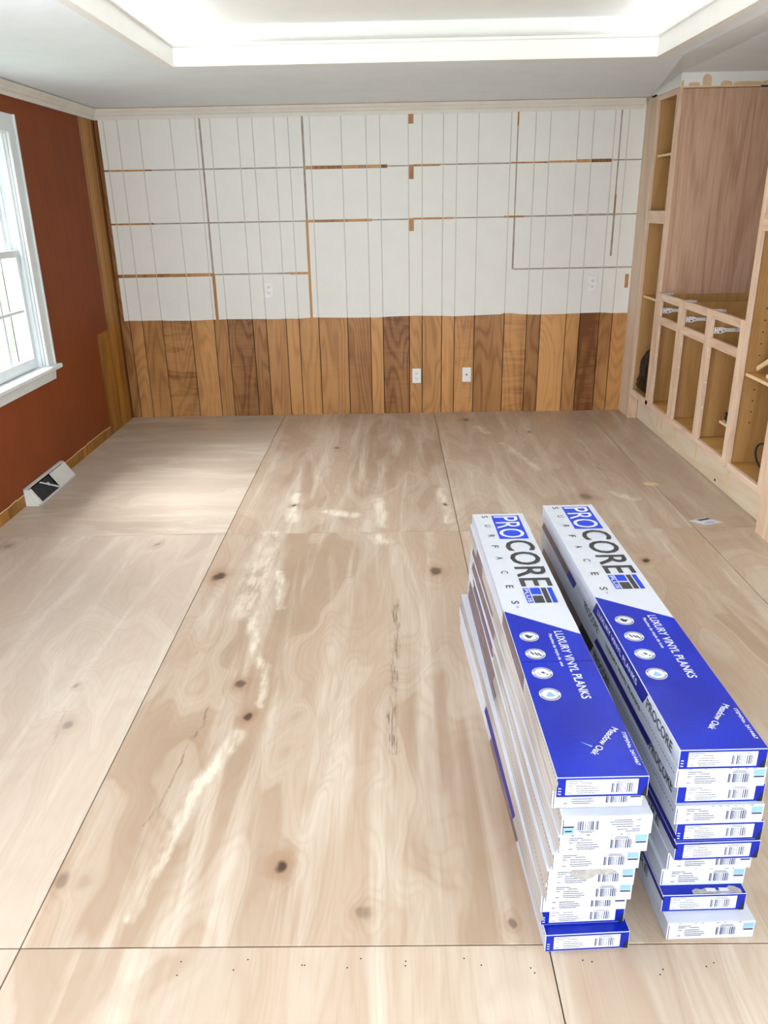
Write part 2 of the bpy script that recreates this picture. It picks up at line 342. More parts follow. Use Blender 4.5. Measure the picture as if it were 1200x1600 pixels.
# ------------------------------------------------------------------ back wall: grooved planks, white paint above
wb = tag(MB().box(XL - .2, XR + .2, .012, .15, 0, 2.7).build('wall_back', M['dark']), kind='structure')
bk = None
gx = [XL, .0415, .142, .296, .522, .702, .807, 1.004, 1.109, 1.264, 1.365, 1.519, 1.744, 1.921, 2.02, 2.224, 2.324, 2.476, 2.575, 2.73, 2.961, 3.136, 3.241, 3.44, 3.547, 3.698, 3.797, 3.94]
tones = [.95, .55, .45, .62, .38, .42, .92, .5, .55, .5, .42, .62, .55, .5, .78, .4, .58, .42, .36, .82, .45, .75, .18, .42, .85, .6, .5]
curls = [0, 0, .1, 1, .2, 0, .3, 0, .1, 0, .1, .1, .1, 0, .3, 0, 0, 0, .4, 0, .7, 0, .1, 0, .5, 0, .1]
WD, GR = 1, 2
gaps = [  # measured on the wall  # x0,x1,z0,z1,kind
 (0, .35, 1.839, 1.846, WD), (.35, 1.46, 1.840, 1.845, GR), (1.475, 2.07, 1.830, 1.849, WD), (2.07, 2.226, 1.838, 1.842, GR), (2.262, 2.45, 1.836, 1.846, WD), (2.45, 2.97, 1.841, 1.846, GR),
 (2.97, 3.24, 1.842, 1.848, WD), (3.24, 3.44, 1.842, 1.852, WD), (3.44, 3.70, 1.840, 1.858, WD), (3.70, 3.94, 1.849, 1.853, GR),
 (0, .32, 1.472, 1.480, WD), (.32, 1.46, 1.473, 1.478, GR), (1.475, 1.95, 1.467, 1.481, WD), (1.95, 2.226, 1.473, 1.477, GR), (2.262, 2.55, 1.473, 1.482, WD), (2.55, 2.93, 1.476, 1.480, GR),
 (2.93, 3.08, 1.475, 1.484, WD), (3.08, 3.44, 1.477, 1.483, GR), (3.44, 3.75, 1.478, 1.487, GR), (3.75, 3.94, 1.481, 1.485, GR),
 (0, .72, 1.094, 1.114, WD), (.745, 1.02, 1.102, 1.108, GR), (1.02, 1.22, 1.103, 1.107, GR), (1.22, 1.32, 1.101, 1.109, GR), (1.32, 1.456, 1.097, 1.110, WD), (3.016, 3.94, 1.103, 1.109, GR),
 (.720, .744, .76, 1.114, WD), (.725, .739, 1.114, 2.20, GR), (1.456, 1.476, .76, 1.48, WD), (1.459, 1.474, 1.48, 2.20, GR), (3.002, 3.016, 1.105, 1.475, GR), (3.004, 3.013, 1.484, 2.09, GR), (3.003, 3.015, 2.09, 2.19, WD),
 (3.738, 3.752, 1.19, 1.478, GR), (3.738, 3.752, 1.487, 1.62, WD), (3.738, 3.748, 1.62, 2.20, GR),
 (2.226, 2.262, 2.114, 2.182, WD), (2.226, 2.262, 1.750, 1.846, WD), (2.226, 2.262, 1.392, 1.482, WD), (3.868, 3.896, .955, 1.055, WD)]
def zb(x):  # ragged lower edge of the paint
    return .768 + .0035 * sin(x * 9.1) + .002 * sin(x * 31) + (.010 if 2.95 < x < 3.08 else 0)
gaps = [(a, b, c - (.0022 if b - a > .05 else 0), d + (.0022 if b - a > .05 else 0), k_) for a, b, c, d, k_ in gaps]
for i in range(27):
    a, b = gx[i] + .0030, gx[i + 1] - .0030
    m = MB()
    m.box(a, b, -.0005, .0118, 0, H, 0)
    ax = max(a, .004)
    cx = sorted({ax, b} | {v for g in gaps for v in g[:2] if ax < v < b})
    gz = [g for g in gaps if g[1] > ax and g[0] < b]
    for xa, xb in zip(cx, cx[1:]):
        xm = (xa + xb) / 2
        cz = sorted({H} | {v for g in gz for v in g[2:4] if v > .80 and g[0] < xm < g[1]})
        z = None
        for zc in cz:
            z0 = z
            kind = 0
            lo = .80 if z is None else z
            zm = (lo + zc) / 2
            for g in gz:
                if g[0] < xm < g[1] and g[2] < zm < g[3]: kind = g[4]; break
            if kind != WD:
                mi = 1 if kind == 0 else 2; yy = -.0022 if kind == 0 else -.0009
                za, zbb = (zb(xa), zb(xb)) if z is None else (z, z)
                m.prism([(xa, yy, za), (xb, yy, zbb), (xb, yy, zc), (xa, yy, zc)], (0, .0018 if kind == 0 else .0006, 0), mi)
            z = zc
    if i: m.box(gx[i] - .0029, gx[i] + .0029, .0004, .0115, zb(gx[i]), H, 3)
    o = m.build('plank', [M['wain'], M['white_wall'], M['scar'], M['groove']], wb)
    wprops(o, seed=i * 1.37 + .4, tone=min(tones[i], .80), curl=curls[i])

# ------------------------------------------------------------------ left wall
WY0, WY1, WZ0, WZ1 = -1.46, -2.43, .690, 1.985     # window opening
wl = tag(MB().box(XL - .16, XL - .012, WY0, .1, 0, 2.7).box(XL - .16, XL - .012, YEND, -5.25, 0, 2.7).box(XL - .16, XL - .012, -3.85, WY1, 0, 2.7)
         .box(XL - .16, XL - .012, WY1, WY0, 0, WZ0).box(XL - .16, XL - .012, WY1, WY0, WZ1, 2.7)
         .box(XL - .16, XL - .012, -5.25, -3.85, 0, .65).box(XL - .16, XL - .012, -5.25, -3.85, 2.15, 2.7).build('wall_left', M['dark']), kind='structure')
gy = [.0, -.045, -.155, -.255, -.31, -.41, -.54, -.70, -.818, -1.035, -1.11, -1.307, -1.46, -1.65, -1.80, -1.905, -2.13, -2.24, -2.43, -2.60, -2.75, -2.93, -3.10, -3.3, -3.5, -3.7, -3.85]
for i in range(len(gy) - 1):
    b, a = gy[i] - .002, gy[i + 1] + .002; m = MB()
    win = (a < WY0 and b > WY1 - .001) and not (a >= WY0 - .001)
    segs = [(0, WZ0), (WZ1, H)] if (gy[i] <= WY0 + .001 and gy[i + 1] >= WY1 - .001) else [(0, H)]
    for z0, z1 in segs: m.box(XL - .0118, XL - .0008, a, b, z0, z1, 0)
    mid = (a + b) / 2
    zp = None
    if mid < -.54: zp = .074
    elif mid < -.305: zp = .745
    if zp is not None:
        for z0, z1 in segs:
            za = max(z0, zp)
            j0, j1 = (random.uniform(-.004, .004), random.uniform(-.004, .004)) if z0 == 0 else (0, 0)
            m.prism([(XL + .001, a - .0015, za + j0), (XL + .001, b + .0015, za + j1), (XL + .001, b + .0015, z1), (XL + .001, a - .0015, z1)], (-.002, 0, 0), 1)
            if z0 == 0 and mid < -.54:   # ragged pale paper edge left along the cut
                m.prism([(XL + .0022, a, za + j0 - .004), (XL + .0022, b, za + j1 - .004), (XL + .0022, b, za + j1 + .001), (XL + .0022, a, za + j0 + .001)], (-.002, 0, 0), 2)
    wprops(m.build('plank', [M['golden'], M['red'], M['edge']], wl), seed=i * 2.11, tone=[.95, .35, .2, .45, .5, .35, .35, .3, .5, .3, .55, .4][i % 12], curl=.6 if i in (4, 5) else .1)
m = MB().box(XL - .0118, XL + .001, YEND, -5.25, 0, H, 0).box(XL - .0118, XL + .001, -5.25, -3.854, 0, .65, 0).box(XL - .0118, XL + .001, -5.25, -3.854, 2.15, H, 0)
m.build('painted_panel', M['red'], wl)
# ------------------------------------------------------------------ window
win = tag(empty('window_1', (XL, (WY0 + WY1) / 2, WZ0)), kind='structure')
def wpart(name, m, mat=None, bevel=.002):
    o = m.build(name, mat or M['window_white'], None, bevel=bevel); o.parent = win; o.matrix_parent_inverse = win.matrix_world.inverted() if False else Matrix.Translation(-Vector(win.location)); return o
cw = .098
wpart('casing', MB().box(XL, XL + .018, WY0, WY0 + cw, WZ0, WZ1 + cw), bevel=.003)
wpart('casing', MB().box(XL, XL + .018, WY1 - cw, WY1, WZ0, WZ1 + cw), bevel=.003)
wpart('casing', MB().box(XL, XL + .020, WY1, WY0, WZ1, WZ1 + cw), bevel=.003)
wpart('back_band', MB().box(XL + .018, XL + .027, WY0 + cw - .018, WY0 + cw, WZ0, WZ1 + cw))
wpart('stool', MB().box(XL - .07, XL + .050, WY1 - cw - .03, WY0 + cw + .035, WZ0 - .024, WZ0 + .003), bevel=.005)
wpart('apron', MB().prism([(XL, WY1 - cw, WZ0 - .088), (XL, WY1 - cw, WZ0 - .026), (XL + .018, WY1 - cw, WZ0 - .026), (XL + .012, WY1 - cw, WZ0 - .088)], (0, WY0 - WY1 + 2 * cw, 0)), bevel=.002)
wpart('jamb', MB().box(XL - .155, XL, WY0 - .001, WY0 + .012, WZ0, WZ1)); wpart('jamb', MB().box(XL - .155, XL, WY1 - .012, WY1 + .001, WZ0, WZ1))
wpart('jamb', MB().box(XL - .155, XL, WY1, WY0, WZ1 - .001, WZ1 + .012)); wpart('jamb', MB().box(XL - .155, XL - .07, WY1, WY0, WZ0 - .02, WZ0 + .001))
for s_, yy in ((1, WY0), (-1, WY1)):
    wpart('sash_stop', MB().box(XL - .030, XL - .015, min(yy, yy - s_ * .018), max(yy, yy - s_ * .018), WZ0, WZ1))
    wpart('sash_track', MB().box(XL - .085, XL - .078, min(yy, yy - s_ * .014), max(yy, yy - s_ * .014), WZ0, WZ1))
def sash(x, z0, z1, munt):
    y0, y1 = WY1 + .016, WY0 - .016; st = .042
    r = MB().box(x - .035, x, y0, y0 + st, z0, z1).build('sash', M['window_white'], None, bevel=.002); r.parent = win; r.matrix_parent_inverse = Matrix.Translation(-Vector(win.location))
    def sub(n, m, mat=None, bevel=.002):
        o = m.build(n, mat or M['window_white'], None, bevel=bevel); o.parent = r; o.matrix_parent_inverse = Matrix.Translation(-Vector(win.location)) ; return o
    r2 = wpart('sash_stile', MB().box(x - .035, x, y1 - st, y1, z0, z1))
    wpart('sash_rail', MB().box(x - .035, x, y0 + st, y1 - st, z0, z0 + .062 if z0 < 1 else z0 + .035)); wpart('sash_rail', MB().box(x - .035, x, y0 + st, y1 - st, z1 - .038, z1))
    for f in (1 / 3, 2 / 3): wpart('muntin', MB().box(x - .026, x - .010, y0 + (y1 - y0) * f - .009, y0 + (y1 - y0) * f + .009, z0 + .03, z1 - .03))
    wpart('muntin', MB().box(x - .027, x - .009, y0 + st, y1 - st, (z0 + z1) / 2 - .009, (z0 + z1) / 2 + .009))
    wpart('glass_pane', MB().box(x - .020, x - .017, y0 + .03, y1 - .03, z0 + .03, z1 - .03), M['glass'], bevel=0)
sash(XL - .036, WZ0 + .006, 1.372, True); sash(XL - .090, 1.335, WZ1 - .002, True)

# unseen side window and glazed rear doors added to let light in: frames only
for nm, parts in (('added_side_window', [(XL - .1, XL - .06, -5.25, -5.20, .65, 2.15), (XL - .1, XL - .06, -3.90, -3.85, .65, 2.15), (XL - .1, XL - .06, -5.25, -3.85, .65, .70), (XL - .1, XL - .06, -5.25, -3.85, 2.10, 2.15), (XL - .1, XL - .06, -4.57, -4.53, .65, 2.15)]),):
    m = MB()
    for p in parts: m.box(*p)
    tag(m.build(nm, M['window_white']), kind='structure')
wf = MB().box(XL - .1, .2, YEND - .15, YEND, 0, 2.7).box(3.8, XR + .1, YEND - .15, YEND, 0, 2.7).box(.2, 3.8, YEND - .15, YEND, 2.15, 2.7)
tag(wf.build('wall_front', M['white_wall']), kind='structure')
dr = MB()
for a in (.2, 1.38, 2.56, 3.74): dr.box(a, a + .06, YEND - .1, YEND - .04, 0, 2.15)
dr.box(.2, 3.8, YEND - .1, YEND - .04, 2.09, 2.15).box(.2, 3.8, YEND - .1, YEND - .04, 0, .06)
tag(dr.build('added_rear_doors', M['window_white']), kind='structure')

# ------------------------------------------------------------------ ceiling with tray
TX0, TX1, TY0, TY1 = .972, 3.46, -1.752, -5.85      # clear tray opening (outer line of the trim)
HT = 2.425
HS = 2.31
c = MB(); xe = 3.56; ye = XL - .2
c.poly([(XL - .1, .05, H), (xe, .05, H), (xe, TY0, H), (XL - .1, TY0, H)])
c.poly([(XL - .1, TY0, H), (TX0, TY0, H), (TX0, TY1, H), (XL - .1, TY1, H)])
c.poly([(TX1, TY0, H), (xe, TY0, H), (xe, TY1, H), (TX1, TY1, H)])
c.poly([(XL - .1, TY1, H), (xe, TY1, H), (xe, YEND, H), (XL - .1, YEND, H)])
c.poly([(xe, .05, H), (XF, .05, H), (XF, -.12, H), (xe, -1.75, H)]); c.poly([(xe, -1.75, H), (XF, -.12, H), (XF, -.69, HS)])
c.poly([(xe, -1.75, H), (XF, -.69, HS), (XR + .1, -.69, HS), (XR + .1, YEND, HS), (xe, YEND, H)])
c.poly([(XF, .05, H), (XR + .1, .05, H), (XR + .1, -.69, HS), (XF, -.69, HS), (XF, -.12, H)])
tag(c.build('ceiling', M['ceiling']), kind='structure')
tc = MB().poly([(TX0 - .2, TY0 + .2, HT), (TX1 + .2, TY0 + .2, HT), (TX1 + .2, TY1 - .2, HT), (TX0 - .2, TY1 - .2, HT)])
tag(tc.build('ceiling_tray', M['trim_white']), kind='structure')
# each side: lower board with underside lip, ledge line, upper board set back
def tray_side(n, p0, p1, inw):
    """p0->p1 along the outer line of the lip at ceiling height, INW unit vector towards the tray's centre"""
    p0 = Vector(p0); p1 = Vector(p1); inw = Vector(inw); d = (p1 - p0).normalized()
    prof = [(0, H - .001), (0, H - .014), (.044, H - .014), (.044, 2.318), (.056, 2.322), (.056, 2.334), (.044, 2.338), (.004, 2.338), (.004, 2.352), (-.030, 2.352), (-.030, HT), (-.05, HT), (-.05, 2.30), (-.02, 2.30), (-.02, H - .001)]
    m = MB(); L = len(prof); b = 0
    for k_, (p, s_) in enumerate(((p0, 1), (p1, -1))):
        for u, z in prof: m.v.append(tuple(p + inw * u + d * (s_ * u) + Vector((0, 0, z - p.z))))
    for i in range(L):
        j = (i + 1) % L; m.f.append([i, j, L + j, L + i]); m.mi.append(0)
    tag(m.build('trim_%d' % n, M['trim_white']), kind='structure')
tray_side(3, (TX0, TY0, 0), (TX1, TY0, 0), (0, -1, 0)); tray_side(4, (TX0, TY1, 0), (TX0, TY0, 0), (1, 0, 0))
tray_side(5, (TX1, TY0, 0), (TX1, TY1, 0), (-1, 0, 0)); tray_side(6, (TX1, TY1, 0), (TX0, TY1, 0), (0, 1, 0))

# crown moulding
prof = [(0, 2.176), (.010, 2.176), (.013, 2.190), (.013, 2.200), (.022, 2.206), (.026, 2.216), (.038, 2.228), (.044, 2.240), (.044, 2.2445), (0, 2.2445)]
m = MB().prism([(XL, -p, z) for p, z in prof], (XF - XL - .02, 0, 0)); t1 = tag(m.build('trim_1', M['crown']), kind='structure')
m = MB().prism([(XL + p, 0, z) for p, z in prof], (0, YEND, 0)); tag(m.build('trim_2', M['crown']), kind='structure')
MB().box(XL, XF, -.036, 0, 2.2445, H).build('open_joint', M['wain'], t1)

# ------------------------------------------------------------------ built-in cabinets along the right side
def cab(name, y): return empty(name, (XF, y, 0))
def par(o, p):
    o.parent = p; o.matrix_parent_inverse = Matrix.Translation(-Vector(p.location)); return o
sd = [0]
def bx(name, p, mat, x0, x1, y0, y1, z0, z1, bevel=.0012):
    o = MB().box(x0, x1, min(y0, y1), max(y0, y1), z0, z1).build(name, M[mat], None, bevel=bevel); sd[0] += 1
    wprops(o, seed=sd[0] * 1.93); return par(o, p)
XB = 4.64; FT = .020
# filler board between the panelled wall and the tall unit
fb = empty('filler_board', (XF, -.13, 0)); tag(fb, 'pale raw wood filler board standing floor to ceiling where the panelled wall meets the cabinets', 'board')
bx('board', fb, 'filler', XF, XF + .07, -.226, -.001, 0, 2.246); bx('edge_strip', fb, 'face', XF + .0, XF + .012, -.262, -.228, 0, 2.23)
bx('return_board', fb, 'face', XF + .012, XF + .068, -.262, -.228, 0, .19)
# tall narrow unit beside the panelled wall
def tall(name, ya, yb, label, top=2.23, sx=False, shelves=()):
    """opening between ya and yb (ya > yb), stiles outside of it"""
    t = cab(name, (ya + yb) / 2); tag(t, label, 'cabinet', None)
    return t
t1 = tall('tall_cabinet', -.265, -.635, 'tall narrow open cabinet of raw wood beside the panelled wall, black bag at its foot')
bx('stile', t1, 'face', XF, XF + FT, -.2645, -.226 - .0375, .20, 2.23); bx('stile', t1, 'face', XF, XF + FT, -.686, -.636, .20, 2.23)
bx('rail', t1, 'face_y', XF, XF + FT, -.636, -.2645, 2.197, 2.23); bx('rail', t1, 'face_y', XF, XF + FT, -.636, -.2645, 1.425, 1.507); bx('rail', t1, 'face_y', XF, XF + FT, -.686, -.2645, .192, .233)
bx('side_panel', t1, 'inner', XF + FT, XB, -.262, -.25, .21, 2.22); bx('side_panel', t1, 'oak', XF + FT, XB, -.686, -.674, .21, 2.222)
bx('side_lining', t1, 'inner', XF + FT + .001, XB - .01, -.6738, -.668, .24, 2.2)
bx('back_panel', t1, 'inner', XB - .012, XB, -.673, -.263, .21, 2.2)
bx('cabinet_floor', t1, 'inner_x', XF + FT, XB - .013, -.667, -.263, .215, .231); bx('cabinet_top', t1, 'inner_x', XF + FT, XB - .013, -.667, -.263, 2.203, 2.217)
for z in (1.848, .911):
    sh = bx('shelf', t1, 'inner_x', XF + .034, XB - .015, -.666, -.264, z, z + .016); par(MB().box(XF + .030, XF + .0338, -.666, -.264, z, z + .016).build('edge_band', M['edge'], None), t1)
ph = MB()
for z in [.5 + .055 * i for i in range(30)]:
    if abs(z - 1.466) > .05: ph.tube([(XF + .07, -.6675, z), (XF + .07, -.6665, z)], .0035, 6)
tag(par(ph.build('shelf_pin_hole', M['dark'], None), t1), kind='stuff')
# base unit with three drawer openings over three door openings, no worktop yet
b1 = cab('base_cabinet', -1.40); tag(b1, 'open raw wood base cabinet with three bays and white drawer slides, worktop missing', 'cabinet')
ms = [(-.752, -.688), (-1.195, -1.102), (-1.655, -1.575), (-2.086, -2.040)]
for a, b in ms: bx('stile', b1, 'face', XF, XF + FT, a, b, .233, .986)
op = [(-1.102, -.752), (-1.575, -1.195), (-2.040, -1.655)]
bx('rail', b1, 'face_y', XF - .0006, XF + FT - .0006, -2.086, -.688, .192, .233)
for a, b in op:
    bx('rail', b1, 'face_y', XF, XF + FT, a, b, .941, .986); bx('rail', b1, 'face_y', XF, XF + FT, a, b, .786, .835)
for y in (-1.158, -1.622): bx('partition', b1, 'inner', XF + FT, XB - .012, y - .008, y + .008, .235, .972)
bx('side_panel', b1, 'inner', XF + FT, XB - .012, -.702, -.690, .235, .975); bx('side_panel', b1, 'inner', XF + FT, XB - .012, -2.084, -2.072, .235, .975)
bx('back_panel', b1, 'inner', XB - .011, XB, -2.084, -.690, .21, .975)
bx('cabinet_floor', b1, 'inner_x', XF + FT, XB - .012, -2.084, -.690, .213, .2335)
for y in (-.712, -1.148, -1.612):
    m = MB().box(XF + FT - .002, XF + FT + .05, y - .02, y + .012, .9725, .986).box(XF + FT, XF + FT + .07, y - .012, y + .004, .9725, .984)
    par(m.build('corner_block', M['metal_white'], None, bevel=.002), b1)
par(MB().box(4.28, 4.46, -2.05, -1.98, .978, .990).build('corner_block', M['face'], None, bevel=.002), b1)
for y in (-.752, -1.195, -1.655):
    # slide: flared front bracket and long channel, fixed to the bay's far side
    s_ = par(MB().prism([(XF + FT, y - .004, .857), (XF + FT, y - .004, .893), (XF + .065, y - .004, .893), (XF + .085, y - .004, .886), (XF + .48, y - .004, .886), (XF + .48, y - .004, .867), (XF + .085, y - .004, .867), (XF + .06, y - .004, .857)], (0, -.010, 0)).build('drawer_slide', M['metal_white'], None, bevel=.0015), b1)
    s_.location = (0, 0, 0)
    h = MB()
    for hx, hz, r in ((.027, .887, .003), (.027, .864, .003), (.050, .867, .005), (.070, .874, .003), (.14, .877, .003), (.20, .877, .003)):
        h.tube([(XF + hx, y - .0155, hz), (XF + hx, y - .0135, hz)], r, 8)
    tag(par(h.build('screw_hole', M['dark'], None), b1), kind='stuff')
    par(MB().box(XF + .08, XF + .47, y - .0165, y - .014, .8842, .8865).box(XF + .08, XF + .47, y - .0165, y - .014, .8665, .869).build('slide_lip', M['metal_white'], None), b1)
for y in (-.757, -1.20, -1.66):
    h = MB()
    for z in (.42, .57, .72): h.box(XF + .004, XF + .013, y + .0045, y + .0055, z, z + .006)
    tag(par(h.build('staple', M['metal_white'], None), b1), kind='stuff')
# second tall unit
t2 = tall('tall_cabinet', -2.12, -2.495, '')
tag(t2, 'tall narrow open cabinet with loose boards on its shelf, cut by the picture edge', 'cabinet')
bx('stile', t2, 'face', XF, XF + FT, -2.122, -2.0865, .20, 2.23); bx('stile', t2, 'face', XF, XF + FT, -2.548, -2.497, .19, 2.23)
bx('rail', t2, 'face_y', XF, XF + FT, -2.497, -2.122, .192, .228); bx('rail', t2, 'face_y', XF, XF + FT, -2.497, -2.122, 1.425, 1.502); bx('rail', t2, 'face_y', XF, XF + FT, -2.497, -2.122, 2.197, 2.23)
bx('side_panel', t2, 'inner', XF + FT, XB, -2.112, -2.0865, .21, 2.22); bx('side_panel', t2, 'inner', XF + FT, XB, -2.546, -2.534, .21, 2.22)
bx('back_panel', t2, 'inner', XB - .012, XB, -2.533, -2.113, .21, 2.2); bx('cabinet_floor', t2, 'inner_x', XF + FT, XB - .013, -2.533, -2.113, .212, .2275); bx('cabinet_top', t2, 'inner_x', XF + FT, XB - .013, -2.533, -2.113, 2.203, 2.217)
sh = bx('shelf', t2, 'inner_x', XF + .034, XB - .015, -2.532, -2.1135, .706, .722); par(MB().box(XF + .030, XF + .0338, -2.532, -2.1135, .706, .722).build('edge_band', M['edge'], None), t2)
ph = MB()
for z in [.45 + .06 * i for i in range(27)]:
    if abs(z - 1.466) > .05 and abs(z - .714) > .02: ph.tube([(XF + .09, -2.1135, z), (XF + .09, -2.1122, z)], .0038, 6)
tag(par(ph.build('shelf_pin_hole', M['dark'], None), t2), kind='stuff')
fb2 = empty('filler_board', (XF, -2.7, 0)); tag(fb2, 'raw pinkish wood filler strip after the last tall cabinet, at the picture edge', 'board')
bx('board', fb2, 'face', XF, XF + .05, -2.86, -2.5505, 0, 2.23)
# toe kick
tk = bx('toe_kick_board', None, 'kick', 3.978, 3.992, -2.86, -.263, .0, .199) if False else MB().box(3.979, 3.992, -2.549, -.2635, .002, .1905).build('toe_kick_board', M['kick'], None, bevel=.001)
wprops(tk, seed=3.3); tag(tk, 'long pale plywood toe kick board standing on the floor under the cabinets', 'board')
for y in (-.74, -.83, -1.12, -1.5, -2.0): MB().box(3.9786, 3.979, y - .012, y + .012, .05, .15).build('wood_patch', M['edge'], tk)
par(MB().tube([(3.9782, -1.835, .03), (3.9789, -1.835, .03)], .010, 8).build('knot', M['dark'], None), empty('x')) if False else MB().tube([(3.9778, -1.835, .03), (3.9789, -1.835, .03)], .009, 8).build('knot', M['dark'], tk)
# right wall pieces and soffit above the tall unit
wr = MB().box(XR, XR + .15, YEND, .05, 0, 2.7).box(XF + .01, XR, YEND, -2.861, 0, H + .04)
tag(wr.build('wall_right', M['white_wall']), kind='structure')
sf = MB().prism([(XF, -.12, 2.232), (XF, -.688, 2.232), (XF, -.688, HS), (XF, -.12, H)], (XR - XF, 0, 0)); sf = tag(sf.build('wall_soffit', M['trim_white']), kind='structure')
for (x0, x1, z1) in ((3.913, 3.930, 2.27), (3.96, 4.03, 2.256), (4.045, 4.10, 2.306), (4.16, 4.23, 2.262), (4.24, 4.42, 2.256), (4.42, 4.52, 2.262)):
    n = 9; pts = [(x0, -.6886, 2.2335)] + [(x0 + (x1 - x0) * i / n, -.6886, 2.236 + (z1 - 2.236) * (sin(pi * (i + .7) / (n + 1.4)) ** .28) * random.uniform(.88, 1)) for i in range(n + 1)] + [(x1, -.6886, 2.2335)]
    MB().prism(pts, (0, .0006, 0)).build('bare_patch', M['drywall_paper'], sf)
MB().box(XF - .004, XF + .5, -.692, -.6885, 2.224, 2.2335).build('edge_strip', M['edge'], sf)

# ------------------------------------------------------------------ things in the cabinets
def blob(name, mat, c, r, lab, cat, pull=0.0):
    bm = bmesh.new(); bmesh.ops.create_icosphere(bm, subdivisions=5, radius=1)
    for v in bm.verts:
        p = v.co.copy(); t = (p.z + 1) / 2
        n = mnoise.noise(p * 1.6 + Vector((3, 1, 2))) * .16 + abs(mnoise.noise(p * 4.0)) * .12 - abs(mnoise.noise(Vector((p.x * 7, p.y * 7, p.z * 1.5)))) * .10
        w = (1 - .55 * t ** 2.2) * (1 + n)
        q = math.hypot(p.x, p.y) / max(abs(p.x), abs(p.y), 1e-4); w *= q ** .8
        if p.z < 0: w *= min(2.2, 1 / max(.35, math.sqrt(max(0, 1 - p.z * p.z))))
        v.co = Vector((max(3.9335, c[0] + p.x * r[0] * w), min(-.266, max(-.664, c[1] + p.y * r[1] * w)), c[2] + max(t, .0) ** .9 * r[2] * 2 * (1 + n * .3)))
    me = bpy.data.meshes.new(name); bm.to_mesh(me); bm.free(); me.materials.append(M[mat])
    for p in me.polygons: p.use_smooth = True
    o = bpy.data.objects.new(name, me); COL.objects.link(o); return tag(o, lab, cat)
bag = blob('plastic_bag', 'black_plastic', (4.000, -.425, .2325), (.060, .138, .172), 'shiny black plastic bag standing at the foot of the narrow cabinet', 'bag')
MB().tube([(4.02, -.45, .50), (4.015, -.46, .545), (4.02, -.49, .56), (4.03, -.52, .50)], .008, 8).build('handle', M['black_plastic'], bag, smooth=True)
lp = [(3.985 + .012 * sin(a), -2.375 + .105 * cos(a), .335 + .055 * sin(a) + .02 * cos(a)) for a in [pi * 1.2 + i * pi * 1.6 / 20 for i in range(21)]]
lp = [(4.02, -2.46, .234), (4.0, -2.42, .28), (3.99, -2.33, .33)][:1] + lp[::-1] + [(3.99, -2.36, .41), (4.02, -2.45, .36), (4.03, -2.49, .234)]
cb = MB().tube(lp, .0055, 8).build('cable', M['rubber'], None, smooth=True); tag(cb, 'dark looped cable on the floor of the last tall cabinet', 'cable')
co = MB().tube([(3.995 + .035 * cos(a), -1.915 + .045 * sin(a), .405 + .05 * a / 14 + .012 * sin(3 * a)) for a in [i * .35 for i in range(42)]], .007, 8).build('cable', M['rubber'], None, smooth=True)
tag(co, 'small dark coil of cable on a scrap of board inside the third bay', 'cable')
sb = MB().prism([(3.955, -1.835, .378), (4.10, -1.85, .378), (4.12, -2.06, .378), (3.96, -2.06, .378)], (0, 0, .014)).build('scrap_board', M['edge'], None, bevel=.001)
tag(sb, 'pale scrap of board under the cable coil inside the third bay', 'board')
MB().box(4.05, 4.09, -2.05, -2.0, .2340, .3775).build('prop_block', M['edge'], sb)
lb = MB().box(-.16, .16, -.006, .006, -.012, .012).build('loose_board', M['edge'], None, bevel=.001)
lb.location = (3.985, -2.285, .822); lb.rotation_euler = (0, radians(-28), radians(-90)); tag(lb, 'pale loose wooden strip leaning above the shelf of the last tall cabinet', 'board')
lb2 = MB().box(3.98, 4.08, -2.38, -2.26, .7225, .742).build('wood_offcut', M['filler'], None, bevel=.001); tag(lb2, 'small wood offcut lying on the shelf of the last tall cabinet', 'board')

# ------------------------------------------------------------------ outlets
def outlet(x, z, kind, lab):
    t = empty('wall_outlet', (x, -.0025, z - .058)); tag(t, lab, 'outlet', None)
    def q(n, m, mat, bevel=0):
        o = m.build(n, M[mat], None, bevel=bevel); o.parent = t; return o
    q('cover_plate', MB().box(-.035, .035, -.006, 0, 0, .116), 'plastic_white', .0025)
    if kind == 'duplex':
        for zz in (.036, .080):
            pts = [(.017 * cos(a), -.0085, zz + max(-.0125, min(.0125, .017 * sin(a)))) for a in [i * pi / 8 for i in range(16)]]
            q('receptacle', MB().prism(pts, (0, .004, 0)), 'plastic_white')
            q('slot', MB().box(-.0085, -.0055, -.0092, -.0080, zz - .001, zz + .008).box(.0055, .0085, -.0092, -.0080, zz, zz + .007).tube([(0, -.0092, zz - .007), (0, -.008, zz - .007)], .003, 8), 'slot')
        q('screw', MB().tube([(0, -.0075, .058), (0, -.006, .058)], .003, 8), 'metal_white')
    else:
        q('jack', MB().tube([(0, -.014, .058), (0, -.006, .058)], .0065, 6), 'slot')
        q('screw', MB().tube([(0, -.0072, .098), (0, -.006, .098)], .003, 8), 'metal_white'); q('screw', MB().tube([(0, -.0072, .018), (0, -.006, .018)], .003, 8), 'metal_white')
outlet(1.149, .985, 'duplex', 'white duplex outlet on the white painted wall, the one nearer the window')
outlet(3.622, .990, 'duplex', 'white duplex outlet on the white painted wall, close to the tall cabinet')
outlet(2.280, .304, 'duplex', 'white duplex outlet low on the brown wood panelling')
outlet(2.677, .307, 'jack', 'white wall plate with a single dark cable jack low on the brown panelling')

